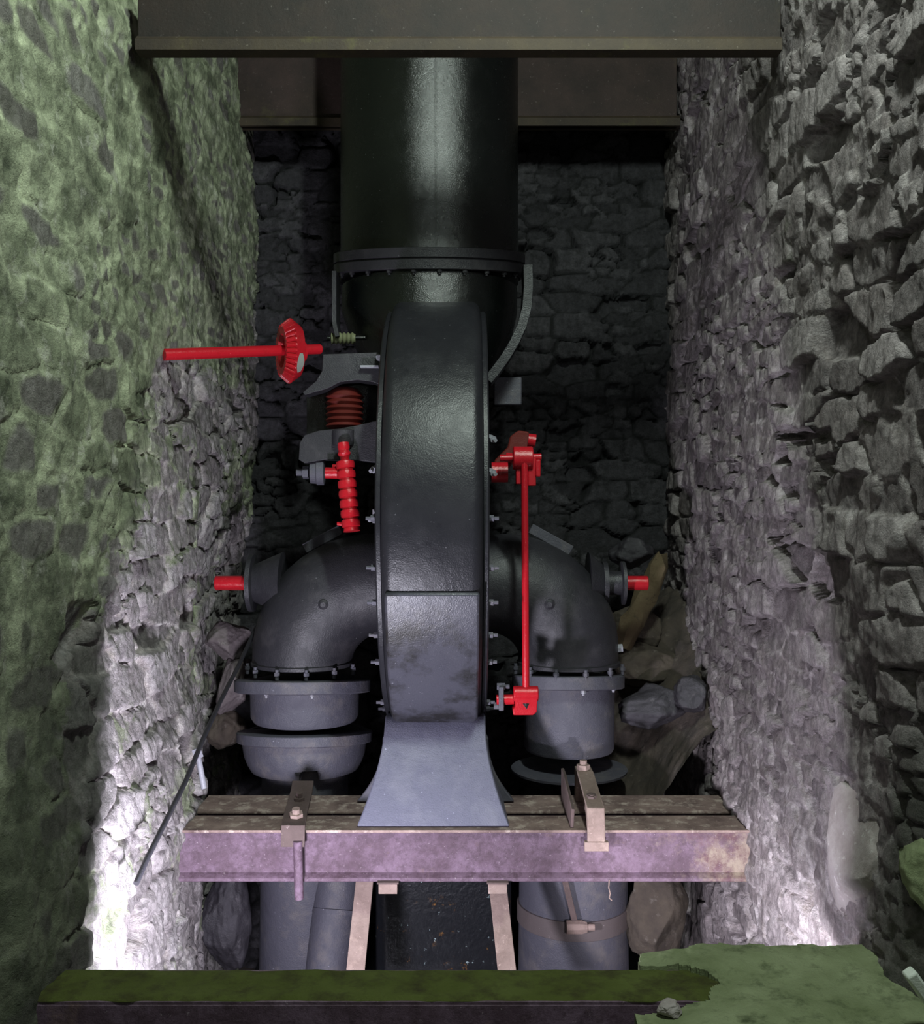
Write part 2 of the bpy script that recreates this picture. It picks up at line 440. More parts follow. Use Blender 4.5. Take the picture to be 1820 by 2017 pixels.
fl = MB().box((0, 3.5, Z0-.02), (3.2, 6.5, .1)).build('floor', M_soil); tag(fl, None, kind='structure')
cl = MB()
for i in range(17): cl.box((0, 1.0+.33*i, ZT-.03+.01*random.random()), (3.2, .32, .05))
cl = cl.build('ceiling', M_wood, bevel=.006); tag(cl, None, kind='structure')
tag(MB().box((0, 4.4, -1.12), (2.2, 3.2, .02)).build('tailrace_water', M_water), 'black still water at the bottom of the pit below the beams', 'water', None, 'stuff')

# ================================================================ BEAMS
def channel(name, x0, x1, y0, y1, z1, hgt, lip, mface, mtop, label, lipb=.03, tw=.012, group=None):
    t_ = thing(name, ((x0+x1)/2, (y0+y1)/2, z1-hgt), label, 'steel beam', group)
    MB().box(((x0+x1)/2, y0+lip+tw, z1-hgt/2), (x1-x0, tw*2, hgt-.004)).build('web', mface, t_, bevel=.002)
    MB().box(((x0+x1)/2, (y0+y1)/2, z1-.005), (x1-x0, y1-y0, .011)).build('top_flange', mtop, t_, bevel=.002)
    m = MB()
    m.prism([(y0-.004, z1-hgt), (y1, z1-hgt), (y1, z1-hgt+.012), (y0+lip+.03, z1-hgt+lipb+.006), (y0+lip, z1-hgt+lipb), (y0-.004, z1-hgt+.014)], 'x', x0, x1)
    m.build('bottom_flange', mface, t_, bevel=.002)
    return t_
FB = channel('steel_beam', -1.19, 1.23, 4.21, 4.415, 0, .212, .022, M_purple, M_rtop, 'purple primed steel beam in front under the machine foot, rust stained at right', group=None)
channel('steel_beam', -1.18, 1.23, 4.475, 4.73, 0, .212, .03, M_purple, M_rtop, 'scaly rusty steel beam directly behind the purple one, black gap between them')
# near beam with moss
nb = thing('steel_beam', (0, 2.83, -.2), 'nearest steel beam, moss along its top and purple primer on its face', 'steel beam')
MB().box((-.11, 2.75, -.11), (2.17, .022, .2)).build('web', M_purple, nb, bevel=.002)
MB().box((-.11, 2.835, -.008), (2.17, .19, .014)).build('top_flange', M_purple, nb, bevel=.002)
MB().box((-.11, 2.835, -.2), (2.17, .19, .014)).build('bottom_flange', M_purple, nb, bevel=.002)
# moss mat: a thin lumpy sheet with its own relief
def lumpy(name, x0, x1, y0, y1, z, h, res, seed, mat, parent=None, edge=.02, rag=.015):
    nx = int((x1-x0)/res)+1; ny = int((y1-y0)/res)+1
    X, Y = np.meshgrid(np.linspace(x0, x1, nx), np.linspace(y0, y1, ny), indexing='ij')
    e = np.minimum(np.minimum(X-x0, x1-X), np.minimum(Y-y0, y1-Y))
    Zz = z+(h*(.55+.9*(fbm(X*14, Y*14, seed, 4)-.45)))*sstep(0, edge, e)
    rr = rag*(fbm(X*12, Y*12, seed+5, 3)-.45)*2
    Yr = Y+rr*np.where(np.abs(Y-(y0+y1)/2) > (y1-y0)*.3, 1, .3)
    m = MB(); v = np.stack([X, Yr, Zz], -1).reshape(-1, 3)
    idx = np.arange(nx*ny).reshape(nx, ny)
    q = np.stack([idx[:-1, :-1], idx[1:, :-1], idx[1:, 1:], idx[:-1, 1:]], -1).reshape(-1, 4)
    m.add(v.tolist(), q.tolist())
    # underside so that it is solid
    b = v.copy(); b[:, 2] = z-.003
    m.add(b.tolist(), q[:, ::-1].tolist())
    return m.build(name, mat, parent, angle=80)
lumpy('moss_mat', -1.19, .98, 2.742, 2.925, -.001, .012, .012, 3, M_mossd, nb, .015, .008)

# overhead beams
ob1 = thing('steel_beam', (0, 3.7, 2.95), 'wide dark steel beam across the top of the pit, nearest overhead', 'steel beam')
M_lip = rust('brown_beam_lip', (.060,.042,.024), (.035,.024,.018), (.10,.09,.03), .7, (.56, .68), 3)
zb = PZ(113, 3.865)
MB().box((-.01, 3.83, zb+.12), (2.42, .02, .20)).build('web', M_old, ob1, bevel=.003)
MB().prism([(3.80, zb), (3.87, zb), (3.87, zb+.012), (3.84, zb+.012), (3.825, zb+.065), (3.812, zb+.052), (3.80, zb+.044)], 'x', -1.225, 1.20).build('bottom_flange', M_lip, ob1, bevel=.002)
MB().box((-.01, 3.86, zb+.22), (2.42, .10, .02)).build('top_flange', M_old, ob1, bevel=.002)
ob2 = thing('steel_beam', (0, 5.78, 3.46), 'brown steel beam passing behind the black vertical pipe', 'steel beam')
zb2 = PZ(256, 5.835)
M_old2 = rust('brown_hidden_beam', (.055,.032,.028), (.028,.017,.015), (.08,.06,.035), .7, (.56, .7), 3)
MB().box((-.05, 5.80, zb2+.22), (2.55, .02, .44)).build('web', M_old2, ob2, bevel=.003)
MB().prism([(5.765, zb2), (5.84, zb2), (5.84, zb2+.012), (5.81, zb2+.012), (5.795, zb2+.07), (5.78, zb2+.055), (5.765, zb2+.045)], 'x', -1.32, 1.24).build('bottom_flange', M_lip, ob2)
MB().box((-.05, 5.84, zb2+.45), (2.55, .12, .02)).build('top_flange', M_old2, ob2)

# ================================================================ PENSTOCK
CX = -.12; PY = 5.22; PXc = PX(845, PY-.1); PR = .455
pen = thing('penstock_pipe', (PXc, PY, 2.4), 'large black vertical pipe coming down from above onto the machine', 'pipe')
zf = PZ(508, PY-PR)
pp = MB().lathe((PXc, PY, 0), (0, 0, 1), [(zf-.02, PR), (ZT+.02, PR)], 96).build('pipe', M_pen, pen)
MB().bar((PXc+.045, PY-PR-.001, zf+.05), (PXc+.045, PY-PR-.001, ZT), .012, .006, (0, 1, 0)).build('seam', M_pen, pen)
FT = Vector((0, -.17, .985)).normalized()
ff = MB().lathe((PXc, PY, zf+.17*PR), FT, [(-.052, PR+.02), (-.05, PR+.035), (-.004, PR+.035), (-.004, PR+.024), (.004, PR+.024), (.004, PR+.035), (.05, PR+.035), (.052, PR+.02)], 96).build('flange', M_black, pen, bevel=.003)
bm_ = None
for i in range(24):
    a = 2*math.pi*(i+.5)/24
    if math.sin(a) > .2: continue
    b = MB().hexbolt(Vector((PXc+math.cos(a)*(PR+.012), PY+math.sin(a)*(PR+.012), zf+.17*PR+.172*math.sin(a)*PR))-FT*.052, -FT, .013, .014, .010).build('bolt', M_black, ff)

# ================================================================ TURBINE
tur = thing('water_turbine', (CX, 4.6, 0), 'black and blue-grey cast iron turbine with two curved side elbows standing on beams', 'turbine')
CY, CZ, CR = 5.07, 1.305, 1.045; HW = .205
sec = []
rc = .045
for k in range(7):
    a = math.pi/2*k/6; sec.append((-HW+rc-rc*math.cos(a), CR-rc+rc*math.sin(a)))
for k in range(7):
    a = math.pi/2*k/6; sec.append((HW-rc+rc*math.sin(a), CR-rc+rc*math.cos(a)))
sec = [(-HW, .3)]+sec+[(HW, .3)]
MB().lathe((CX, CY, CZ), (1, 0, 0), sec, 160).build('casing', M_case, tur, angle=50)
# joint line where the lower inspection plate begins and the plate itself
def arcplate(a0, a1, r0, r1, hw, mat, name, parent, cr=.05):
    m = MB(); n = 40
    ths = [a0+(a1-a0)*i/n for i in range(n+1)]
    vs_ = []; fs = []
    L = (a1-a0)*CR
    for i, a in enumerate(ths):
        s_ = (i/n)*L; e_ = L-s_
        wv = hw
        if e_ < cr: wv = hw-cr+math.sqrt(max(0, cr*cr-(cr-e_)**2))
        for r_ in (r0, r1):
            for sx in (-1, 1):
                vs_.append((CX+sx*wv, CY-math.cos(a)*r_, CZ-math.sin(a)*r_))
    for i in range(n):
        b = i*4; c = b+4
        fs += [(b+2, b+3, c+3, c+2), (b, c, c+1, b+1), (b, b+2, c+2, c), (b+1, c+1, c+3, b+3)]
    fs += [(0, 1, 3, 2), (n*4, n*4+2, n*4+3, n*4+1)]
    m.add(vs_, fs); return m.build(name, mat, parent, bevel=.011)
arcplate(R(17), R(62.5), CR-.01, CR+.018, HW-.014, paint('scuffed_casing_paint', (.062,.062,.078), (.018,.017,.016), .30, dscale=4.5, dirtpos=(.47, .62)), 'inspection_plate', tur, .075)
# side flanges
for sx in (-1, 1):
    prof = [(0, .3), (0, CR-.055), (.006, CR-.048), (.022, CR-.048), (.028, CR-.055), (.028, .3)]
    fo = MB().lathe((CX+sx*(HW-.002), CY, CZ), (sx, 0, 0), prof, 140).build('casing_flange', M_case, tur)
    for py_, in [(1020,), (1118,), (1187,), (1252,), (1305,), (1385,), (1442,), (1475,)]:
        # solve angle on circle radius .95 whose point projects on row py_
        best = min((abs(PZ_ - py_), a) for a in [i/400*1.5-.3 for i in range(401)] for PZ_ in [1008+(CAMZ-(CZ-.97*math.sin(a)))/(CY-.97*math.cos(a))*2000])
        a = best[1]
        pt = Vector((CX+sx*(HW+.026), CY-.965*math.cos(a), CZ-.965*math.sin(a)))
        MB().hexbolt(pt, (sx, 0, 0), .014, .018, .02).build('bolt', M_grey, fo)
# inlet transition under the penstock flange
m = MB(); rings = []; n = 64
zt, zbm = zf-.05, 1.72
st = [(zt, PR-.005, PR-.005, 0), (zt-.12, PR-.005, PR, .0), (zt-.28, PR-.05, PR+.0, .01), (zt-.45, PR-.14, PR, .02), (zt-.62, .22, PR, .04), (zbm-.1, .19, PR-.02, .05)]
for (z, rx, ry, sx) in st:
    for k in range(n):
        a = 2*math.pi*k/n
        m.v.append((PXc+sx+rx*math.cos(a), PY+ry*math.sin(a), z))
for i in range(len(st)-1):
    for k in range(n):
        a = i*n+k; b = i*n+(k+1) % n; m.f.append((a, b, b+n, a+n))
m.build('inlet_neck', M_pen, tur)
# curved edge rib at right of the neck, straight one at left
def ribbon(pts, wy, th, mat, name, parent):
    m = MB(); pts = [Vector(p) for p in pts]
    for i, p in enumerate(pts):
        T = (pts[min(i+1, len(pts)-1)]-pts[max(i-1, 0)]).normalized()
        N = T.cross(Vector((0, 1, 0))).normalized()
        for s1, s2 in ((-1, -1), (1, -1), (1, 1), (-1, 1)):
            m.v.append(tuple(p+N*s1*th/2+Vector((0, 1, 0))*s2*wy/2))
    for i in range(len(pts)-1):
        for k in range(4):
            a = i*4+k; b = i*4+(k+1) % 4; m.f.append((a, b, b+4, a+4))
    m.f += [(3, 2, 1, 0), tuple(range(len(pts)*4-4, len(pts)*4))]
    return m.build(name, mat, parent, bevel=.002)
ribbon([P(1038, 528, 4.95), P(1039, 570, 4.95), P(1036, 610, 4.95), P(1027, 645, 4.95), P(1012, 678, 4.95), P(994, 708, 4.95), P(972, 738, 4.95), P(960, 752, 4.95)], .16, .046, M_case, 'neck_rib', tur)
ribbon([P(662, 540, 4.98), P(662, 590, 4.98), P(662, 640, 4.98), P(668, 668, 4.98)], .16, .022, M_black, 'neck_rib', tur)
tag(MB().box(P(1000, 770, 5.15), (.14, .03, .14)).build('inspection_cover', M_grey, tur, bevel=.006), None)
# foot
def foot(y0f, y1, hwf, mat, name, ztop, m_=None):
    m = MB(); n = 16
    for i in range(n+1):
        f = i/n; z = ztop*(1-f)+.006*f
        hw_ = hwf(f); yf = y0f(f)
        for (x, y) in ((-hw_, yf), (hw_, yf), (hw_*.96, y1), (-hw_*.96, y1)):
            m.v.append((CX+x, y, z))
    for i in range(n):
        for k in range(4):
            a = i*4+k; b = i*4+(k+1) % 4; m.f.append((a, b, b+4, a+4))
    m.f += [(3, 2, 1, 0), (n*4, n*4+1, n*4+2, n*4+3)]
    return m.build(name, mat, tur, bevel=.006)
foot(lambda f: 4.59-.35*f**.75, 4.72, lambda f: .226+.002*f+.092*max(0, (f-.15)/.85)**1.6, M_foot, 'foot', .40)
foot(lambda f: 4.60, 4.72, lambda f: .24+.12*max(0, f)**2.2, M_grey, 'rear_foot', .30)
# elbows, hubs and shaft ends
AZ = PZ(1148, 5.05); EY = 5.05; ER = .248
def elbow(sx, cx_bottom, zbot, parent):
    x0 = CX+sx*(HW+.02); xb = cx_bottom
    rb = abs(xb-x0)-.06; pts = [(x0, EY, AZ)]
    cxc = x0+sx*.06; pts.append((cxc-sx*.0, EY, AZ))
    for k in range(1, 15):
        a = math.pi/2*k/14
        pts.append((cxc+sx*rb*math.sin(a), EY, AZ-rb*.95*(1-math.cos(a))))
    pts.append((xb, EY, zbot))
    return MB().tube(pts, [ER*.98]*2+[ER*(1.0+.04*math.sin(math.pi*k/14)) for k in range(1, 15)]+[ER], 56).build('elbow', M_black, parent)
LX = PX(597, 5.05); RX = PX(1119, 5.05)
zeb = PZ(1322, 4.82)
eL = elbow(-1, LX, zeb, tur); eR = elbow(1, RX, zeb, tur)
for sx, ex, e_ in ((-1, LX, eL), (1, RX, eR)):
    # cast boss on the elbow
    b = P(637 if sx < 0 else 1082, 1190, 4.80)
    MB().tube([b+Vector((0, .03, 0)), b+Vector((0, -.012, 0)), b+Vector((0, -.022, 0))], [.028, .024, .012], 16).build('boss', M_black, e_)
    # conical stuffing box
    xe = ex+sx*.10
    xo = PX(497, 5.05) if sx < 0 else PX(1190, 5.05)
    hb = MB().lathe((xe, EY, AZ), (sx, 0, 0), [(0, .155), (abs(xo-xe)*.45, .125), (abs(xo-xe), .088)], 40).build('stuffing_box', M_black, tur)
    if sx < 0:
        MB().lathe((xo, EY, AZ), (-1, 0, 0), [(-.012, .13), (-.01, .142), (.012, .142), (.014, .13)], 40).build('gland_flange', M_black, hb)
    else:
        MB().lathe((xo, EY, AZ), (1, 0, 0), [(-.012, .10), (-.01, .108), (.012, .108), (.014, .10)], 40).build('gland_flange', M_black, hb)
        MB().lathe((xo, EY, AZ), (1, 0, 0), [(.014, .06), (.085, .06)], 30).build('gland', M_black, hb)
        MB().lathe((xo+.09, EY, AZ), (1, 0, 0), [(-.008, .098), (-.006, .108), (.010, .108), (.012, .10)], 40).build('gland_flange', M_black, hb)
    xs = PX(424, 5.05) if sx < 0 else PX(1276, 5.05)
    MB().tube([(xo, EY, AZ), (xs-sx*.004, EY, AZ), (xs, EY, AZ)], [.036, .036, .032], 28).build('shaft_end', M_red, tur)
    # bar lying over the elbow's crown
    a_, c_ = ((P(600, 1080, 5.1), P(672, 1042, 5.1)) if sx < 0 else (P(1045, 1040, 5.1), P(1125, 1084, 5.1)))
    MB().bar(a_, c_, .05, .03, (0, 1, 0)).build('crown_bar', M_grey, tur, bevel=.003)
    # elbow foot flange with studs
    MB().lathe((ex, EY, zeb), (0, 0, 1), [(-.004, ER), (0, ER+.008), (.016, ER+.008), (.02, ER)], 56).build('elbow_collar', M_black, e_)
    for k in range(12):
        a = 2*math.pi*(k+.4)/12
        if math.sin(a) > .1: continue
        p0 = Vector((ex+math.cos(a)*(ER+.022), EY+math.sin(a)*(ER+.022), zeb+.012))
        MB().tube([p0, p0-Vector((0, 0, .05))], .009, 10).tube([p0-Vector((0, 0, .014)), p0-Vector((0, 0, .030))], .014, 6).build('stud', M_grey, e_)
e_ = MB().tube([P(1205, 1278, 5.0), P(1226, 1276, 5.0)], .022, 6).build('drain_plug', M_steel, tur)

# ================================================================ DRAFT TUBES
def zr(py, r): return PZ(py, EY-r)     # height of a front rim seen on row py
dl = thing('draft_tube', (LX, EY, -1.1), 'left draft tube with short sleeve, double flange and notched bell under the elbow', 'pipe')
zt_ = zr(1343, .338)
NT_ = Vector((0, .125, .992)).normalized()
f1 = MB().lathe((LX, EY, zt_-.125*.338-.0), NT_, [(-.062, .325), (-.058, .334), (-.004, .336), (0, .330)], 80).build('upper_flange', M_grey, dl, bevel=.002)
for k in (-.42, .30, .86):
    MB().hexbolt((LX+.30*k, EY-math.sqrt(max(.001, .322**2-(.30*k)**2)), zt_-.055), (0, 0, -1), .011, .016, .01).build('bolt', M_steel, f1)
MB().lathe((LX+.01, EY, 0), (0, 0, 1), [(zr(1440, .268), .252), (zr(1438, .268)+.02, .266), (zt_-.05, .270)], 80).build('sleeve', M_grey, dl)
zf2 = zr(1452, .335)
f2 = MB().lathe((LX+.01, EY, zf2-.125*.335), NT_, [(-.052, .325), (-.048, .333), (-.004, .335), (0, .329)], 80).build('lower_flange', M_grey, dl, bevel=.002)
# notched bell: a thick skirt whose lower rim is cut away over a short arc
def bell(cx, prof, seg, notch, zcut):
    m = MB(); th = .02
    for (z, r) in prof:
        for k in range(seg):
            a = 2*math.pi*k/seg; zz = z
            if notch[0] < a < notch[1] and z < zcut: zz = zcut
            m.v.append((cx+r*math.cos(a), EY+r*math.sin(a), zz))
    n1 = len(m.v)
    for (z, r) in prof:
        for k in range(seg):
            a = 2*math.pi*k/seg; zz = z
            if notch[0] < a < notch[1] and z < zcut: zz = zcut
            m.v.append((cx+(r-th)*math.cos(a), EY+(r-th)*math.sin(a), zz))
    for i in range(len(prof)-1):
        for k in range(seg):
            a = i*seg+k; b = i*seg+(k+1) % seg
            m.f.append((a, b, b+seg, a+seg)); m.f.append((a+n1, a+seg+n1, b+seg+n1, b+n1))
    i = (len(prof)-1)*seg
    for k in range(seg): m.f.append((i+k, i+(k+1) % seg, i+(k+1) % seg+n1, i+k+n1)); m.f.append((k, k+n1, (k+1) % seg+n1, (k+1) % seg))
    return m
zb_ = zr(1538, .26)
bell(LX+.01, [(zf2-.05, .308), (zf2-.10, .306), (zf2-.15, .298), (zf2-.19, .283), (zb_, .265)], 120, (4.78, 5.12), zb_+.05).build('bell', M_grey, dl)
MB().lathe((LX+.01, EY, 0), (0, 0, 1), [(-1.3, .23), (zb_+.1, .21)], 40).build('lower_pipe', M_grey, dl)

dr = thing('draft_tube', (RX, EY, -1.1), 'right draft tube with a long straight sleeve and thin round plate near the clamp', 'pipe')
zt2 = zr(1332, .27)
f3 = MB().lathe((RX+.0, EY, zt2-.125*.278), NT_, [(-.066, .268), (-.062, .276), (-.004, .278), (0, .270)], 80).build('upper_flange', M_grey, dr, bevel=.002)
for k in (.18, .80):
    MB().hexbolt((RX+.25*k, EY-math.sqrt(.262**2-(.25*k)**2), zt2-.066), (0, 0, -1), .013, .016, .01).build('bolt', M_steel, f3)
MB().lathe((RX+.005, EY, 0), (0, 0, 1), [(zr(1497, .222), .214), (zr(1495, .222)+.01, .222), (zt2-.05, .224)], 80).build('sleeve', M_grey, dr)
zd = PZ(1512, EY)
MB().lathe((RX+.005, EY, zd), (0, 0, 1), [(-.014, .270), (-.012, .285), (0, .288), (.002, .22)], 80).build('round_plate', M_grey, dr)
MB().lathe((RX+.02, EY-.05, 0), (0, 0, 1), [(-1.3, .275), (zd-.2, .262)], 60).build('lower_pipe', M_grey, dr)
bd = MB().lathe((RX+.02, EY-.05, PZ(1832, 4.75)), (0, 0, 1), [(-.045, .2755), (-.043, .2775), (.043, .2775), (.045, .2755)], 60).build('rust_band', paint('rust_stained_grey', (.115,.092,.092), (.15,.11,.10), .6), dr)
tag(bd, 'faint rusty band round the pipe')
vb = P(1137, 1826, 4.70)
dc = thing('drain_cock', tuple(vb), 'small rusty drain cock on the right lower pipe behind the purple beam', 'valve')
MB().tube([vb+Vector((-.05, 0, 0)), vb+Vector((.02, 0, 0)), vb+Vector((.045, 0, 0))], [.032, .032, .024], 8).build('body', M_strap, dc)
MB().cyl(vb+Vector((.03, 0, 0)), vb+Vector((.08, 0, 0)), .016, 12).build('spout', M_strap, dc)
MB().cyl(vb+Vector((0, .12, 0)), vb+Vector((0, 0, 0)), .022, 12).build('stem', M_strapd, dc)
MB().bar(vb+Vector((-.012, 0, .03)), P(1113, 1735, 4.7), .028, .012, (0, 1, 0)).build('lever', M_strapd, dc, bevel=.002)

# lower companion pipe at left, slanting
sp = thing('down_pipe', tuple(P(655, 1900, 4.75)), 'slanting dark pipe next to the left lower pipe, below the purple beam', 'pipe')
MB().tube([P(672, 1680, 4.95), P(640, 1960, 4.75)], .105, 36).build('pipe', M_grey, sp)
MB().tube([P(662, 1790, 4.86), P(661, 1799, 4.853)], .112, 36).build('weld_ring', M_grey, sp)

# ================================================================ UNDER THE BEAMS
pl = thing('steel_tank', (CX, 5.0, -1.2), 'black tarred steel tank with rust flecks seen below the machine foot', 'tank')
MB().box((CX+.03, 5.05, -.75), (.66, .30, 1.0)).build('shell', M_tar, pl, bevel=.05)
MB().box((CX+.03, 5.05, -.235), (.69, .33, .03)).build('rim', M_tar, pl, bevel=.006)
def hanger(x0, x1, label):
    t_ = thing('hanger_bar', tuple(P(x1, 1905, 4.1)), label, 'bar', None)
    MB().bar(P(x0, 1728, 4.42), P(x1, 1925, 4.15), .076, .014, (0, 1, 0)).build('flat_bar', M_strap, t_, bevel=.002)
    return t_
hanger(719, 699, 'flat rusty steel bar slanting down below the purple beam, left of the black tank')
hanger(979, 1000, 'flat rusty steel bar slanting down below the purple beam, right of the black tank')
for px_, s_ in ((765, 'left'), (980, 'right')):
    t_ = thing('beam_clip', tuple(P(px_, 1757, 4.2)), 'small pale steel clip under the purple beam, %s of the two' % s_, 'clip')
    MB().box(P(px_, 1745, 4.215), (.078, .06, .045)).build('pad', M_strap, t_, bevel=.003)
    MB().box(P(px_, 1734, 4.215), (.09, .07, .008)).build('washer', M_strapd, t_, bevel=.002)

# clamps over the two beams
def strap(name, xt, xb, w_, label, mat, tall, lip):
    t_ = thing(name, (xb, 4.3, 0), label, 'clamp')
    yb, yf = 4.66, 4.20
    prof = [(xt, yb, .10 if tall else .075), (xt*.75+xb*.25, yb-.10, .055 if not tall else .09), (xt*.35+xb*.65, yf+.12, .030), (xb, yf-.012, .020), (xb, yf-.022, -.055)]
    th = .014
    m = MB()
    for i, (x, y, z) in enumerate(prof):
        nrm = Vector((0, -.25, 1)).normalized() if i < 3 else (Vector((0, -.8, .8)).normalized() if i == 3 else Vector((0, -1, 0)))
        for s1 in (-1, 1):
            for s2 in (0, 1):
                m.v.append(tuple(Vector((x+s1*w_/2, y, z))+nrm*th*s2))
    for i in range(len(prof)-1):
        a = i*4; b = a+4
        m.f += [(a+1, a+3, b+3, b+1), (a, b, b+2, a+2), (a, a+1, b+1, b), (a+2, b+2, b+3, a+3)]
    m.f += [(0, 2, 3, 1)]; a = (len(prof)-1)*4; m.f += [(a, a+1, a+3, a+2)]
    m.build('strap', mat, t_, bevel=.002)
    return t_
c1 = strap('beam_clamp', PX(597, 4.66), PX(579, 4.2), .098, 'dark rusty strap clamp over both beams left of the machine foot, nut on top', M_strapd, False, True)
MB().hexbolt((PX(583, 4.26), 4.27, .035), (0, -.25, 1), .030, .022, .02).build('nut', M_strap, c1)
MB().hexbolt((PX(590, 4.45), 4.45, .055), (0, -.25, 1), .024, .018, .02).build('nut', M_strapd, c1)
MB().cyl((PX(586, 4.16), 4.165, -.03), (PX(588, 4.16), 4.175, -.27), .019, 14).build('hook_rod', M_purple, c1)
c2 = thing('beam_clamp', (PX(1150, 4.2), 4.3, 0), 'pale rusty angle clamp standing over both beams right of the machine foot', 'clamp')
xq = PX(1150, 4.4)
MB().prism([(4.19, -.075), (4.19, .0), (4.24, .06), (4.56, .125), (4.62, .125), (4.62, .0), (4.66, .0), (4.66, .155), (4.54, .155), (4.20, .095), (4.176, .02), (4.176, -.075)], 'x', xq-.012, xq+.062).build('angle_arm', M_strap, c2, bevel=.004)
MB().prism([(4.24, .0), (4.20, .09), (4.54, .15), (4.64, .15), (4.64, .0)], 'x', xq-.075, xq-.062).build('side_plate', M_strapd, c2, bevel=.002)
MB().box((xq+.025, 4.182, -.055), (.10, .03, .038)).build('heel', M_strap, c2, bevel=.003)
MB().hexbolt((xq+.02, 4.585, .15), (0, 0, 1), .030, .030, .02).build('nut', M_strap, c2)
MB().hexbolt((xq+.02, 4.30, .112), (0, -.2, 1), .022, .012, .004).build('nut', M_strapd, c2)

# ================================================================ RED BEVEL GEAR SHAFT
gs = thing('gear_shaft', tuple(P(345, 697, 4.3)), 'bright red horizontal shaft and toothed gear wheel sticking out of the upper left wall', 'shaft')
A0, A1 = P(322, 698, 4.3), P(632, 687, 4.82)
MB().tube([A0, A1-(A1-A0).normalized()*.006, A1], [.0255, .0235, .019], 28).build('shaft', M_red, gs)
ax = (A1-A0).normalized(); Gc = A0+(A1-A0)*((566-322)/(632-322)*.985)+Vector((0, 0, -.004))
GX = Vector((1, .42, .02)).normalized()
def gear(m, c, ax_, r0, r1, th, nteeth):
    up = Vector((0, 0, 1)); up = (up-ax_*up.dot(ax_)).normalized(); sd = ax_.cross(up)
    n = nteeth*4; rings = []
    #  back rim, toothed cone face, hub face
    for (h, r, tooth) in ((th*1.25, r1*.55, 0), (th*1.2, r1*.78, 0), (.006, r1, 0), (.0, r1*.995, 1), (-th*.85, r1*.80, 1), (-th*.80, r0*2.2, 0), (-th*.3, r0*1.9, 0), (-th*.3, r0, 0)):
        rr = []
        for k in range(n):
            a = 2*math.pi*k/n; f = 1
            if tooth: f = 1.0 if (k % 4) < 2 else .905
            rr.append(c+ax_*h+(up*math.cos(a)+sd*math.sin(a))*r*f)
        rings.append(rr)
    base = len(m.v)
    for rr in rings: m.v += [tuple(p) for p in rr]
    for i in range(len(rings)-1):
        for k in range(n):
            a = base+i*n+k; b = base+i*n+(k+1) % n; m.f.append((a, b, b+n, a+n))
    m.f.append(tuple(base+k for k in reversed(range(n)))); m.f.append(tuple(base+(len(rings)-1)*n+k for k in range(n)))
g_ = MB(); gear(g_, Gc, GX, .036, .150, .042, 34); gg = g_.build('gear_wheel', M_red, gs, angle=25)
MB().lathe(Gc+GX*.03, GX, [(0, .075), (.03, .05), (.05, .042)], 30).build('hub', M_red, gg)
# worn white patch on the back rim
m = MB(); up = (Vector((0,0,1))-GX*GX.z).normalized(); sd = GX.cross(up)
for k in range(9):
    a = R(38+k*5)
    wd = .3+.7*math.sin(math.pi*(k+.5)/9)
    for f_ in (.55-.38*wd, .55+.38*wd):
        hh_ = .042*1.2*f_; rr_ = .150*(1-.22*f_)
        for sg in (0, .004): m.v.append(tuple(Gc+GX*hh_+(up*-math.cos(a)+sd*math.sin(a))*(rr_+sg)))
for k in range(8):
    b = k*4; c = b+4; m.f += [(b+1, b+3, c+3, c+1), (b, c, c+2, b+2), (b, b+1, c+1, c), (b+2, c+2, c+3, b+3)]
tag(m.build('paint_patch', paint('bare_patch', (.30,.33,.29), (.2,.22,.18), .5, dscale=18), gg), 'white unpainted patch on the rim')

# ================================================================ GATE GEAR ON THE LEFT
gm = thing('gate_gear', tuple(P(690, 860, 4.75)), 'black bracket with red worm spindle and dull red worm wheel left of the casing', 'gear')
def plate2d(pts, d, th, mat, name, parent, bev=.003):
    m = MB(); poly = [(PX(x, d), PZ(y, d)) for x, y in pts]
    return m.prism(poly, 'y', d, d+th).build(name, mat, parent, bevel=bev)
br = plate2d([(636, 697), (758, 693), (758, 762), (735, 752), (705, 748), (670, 752), (645, 765), (600, 778), (596, 772), (622, 750), (634, 730)], 4.74, .12, M_black, 'upper_bracket', gm)
for px_, py_ in ((748, 705),):
    MB().hexbolt(P(px_, py_, 4.74), (0, -1, 0), .018, .02, .014).build('bolt', M_steel, br)
MB().box(P(728, 722, 4.72), (.085, .03, .012)).build('ledge', M_steel, br, bevel=.002)
lp = plate2d([(758, 826), (735, 829), (700, 838), (665, 844), (630, 847), (600, 856), (590, 872), (588, 905), (600, 912), (640, 905), (700, 906), (758, 912)], 4.66, .10, M_black, 'lower_bracket', gm)
plate2d([(604, 770), (660, 742), (758, 742), (758, 850), (604, 856)], 4.99, .02, M_pen, 'back_plate', gm)
pc = P(679, 800, 4.86)
m = MB(); m.lathe(pc+Vector((0, 0, -.105)), (0, 0, 1), [(0, .078)]+[(.01+.014*i, .080 if i % 2 else .092) for i in range(11)]+[(.165, .080), (.185, .065), (.195, .045)], 40)
m.build('worm_wheel', M_dred, gm)
MB().lathe(P(676, 860, 4.66)+Vector((0, .0, 0)), (0, 0, 1), [(-.04, .045), (-.03, .050), (.03, .050), (.035, .035)], 30).build('bearing', M_black, lp)
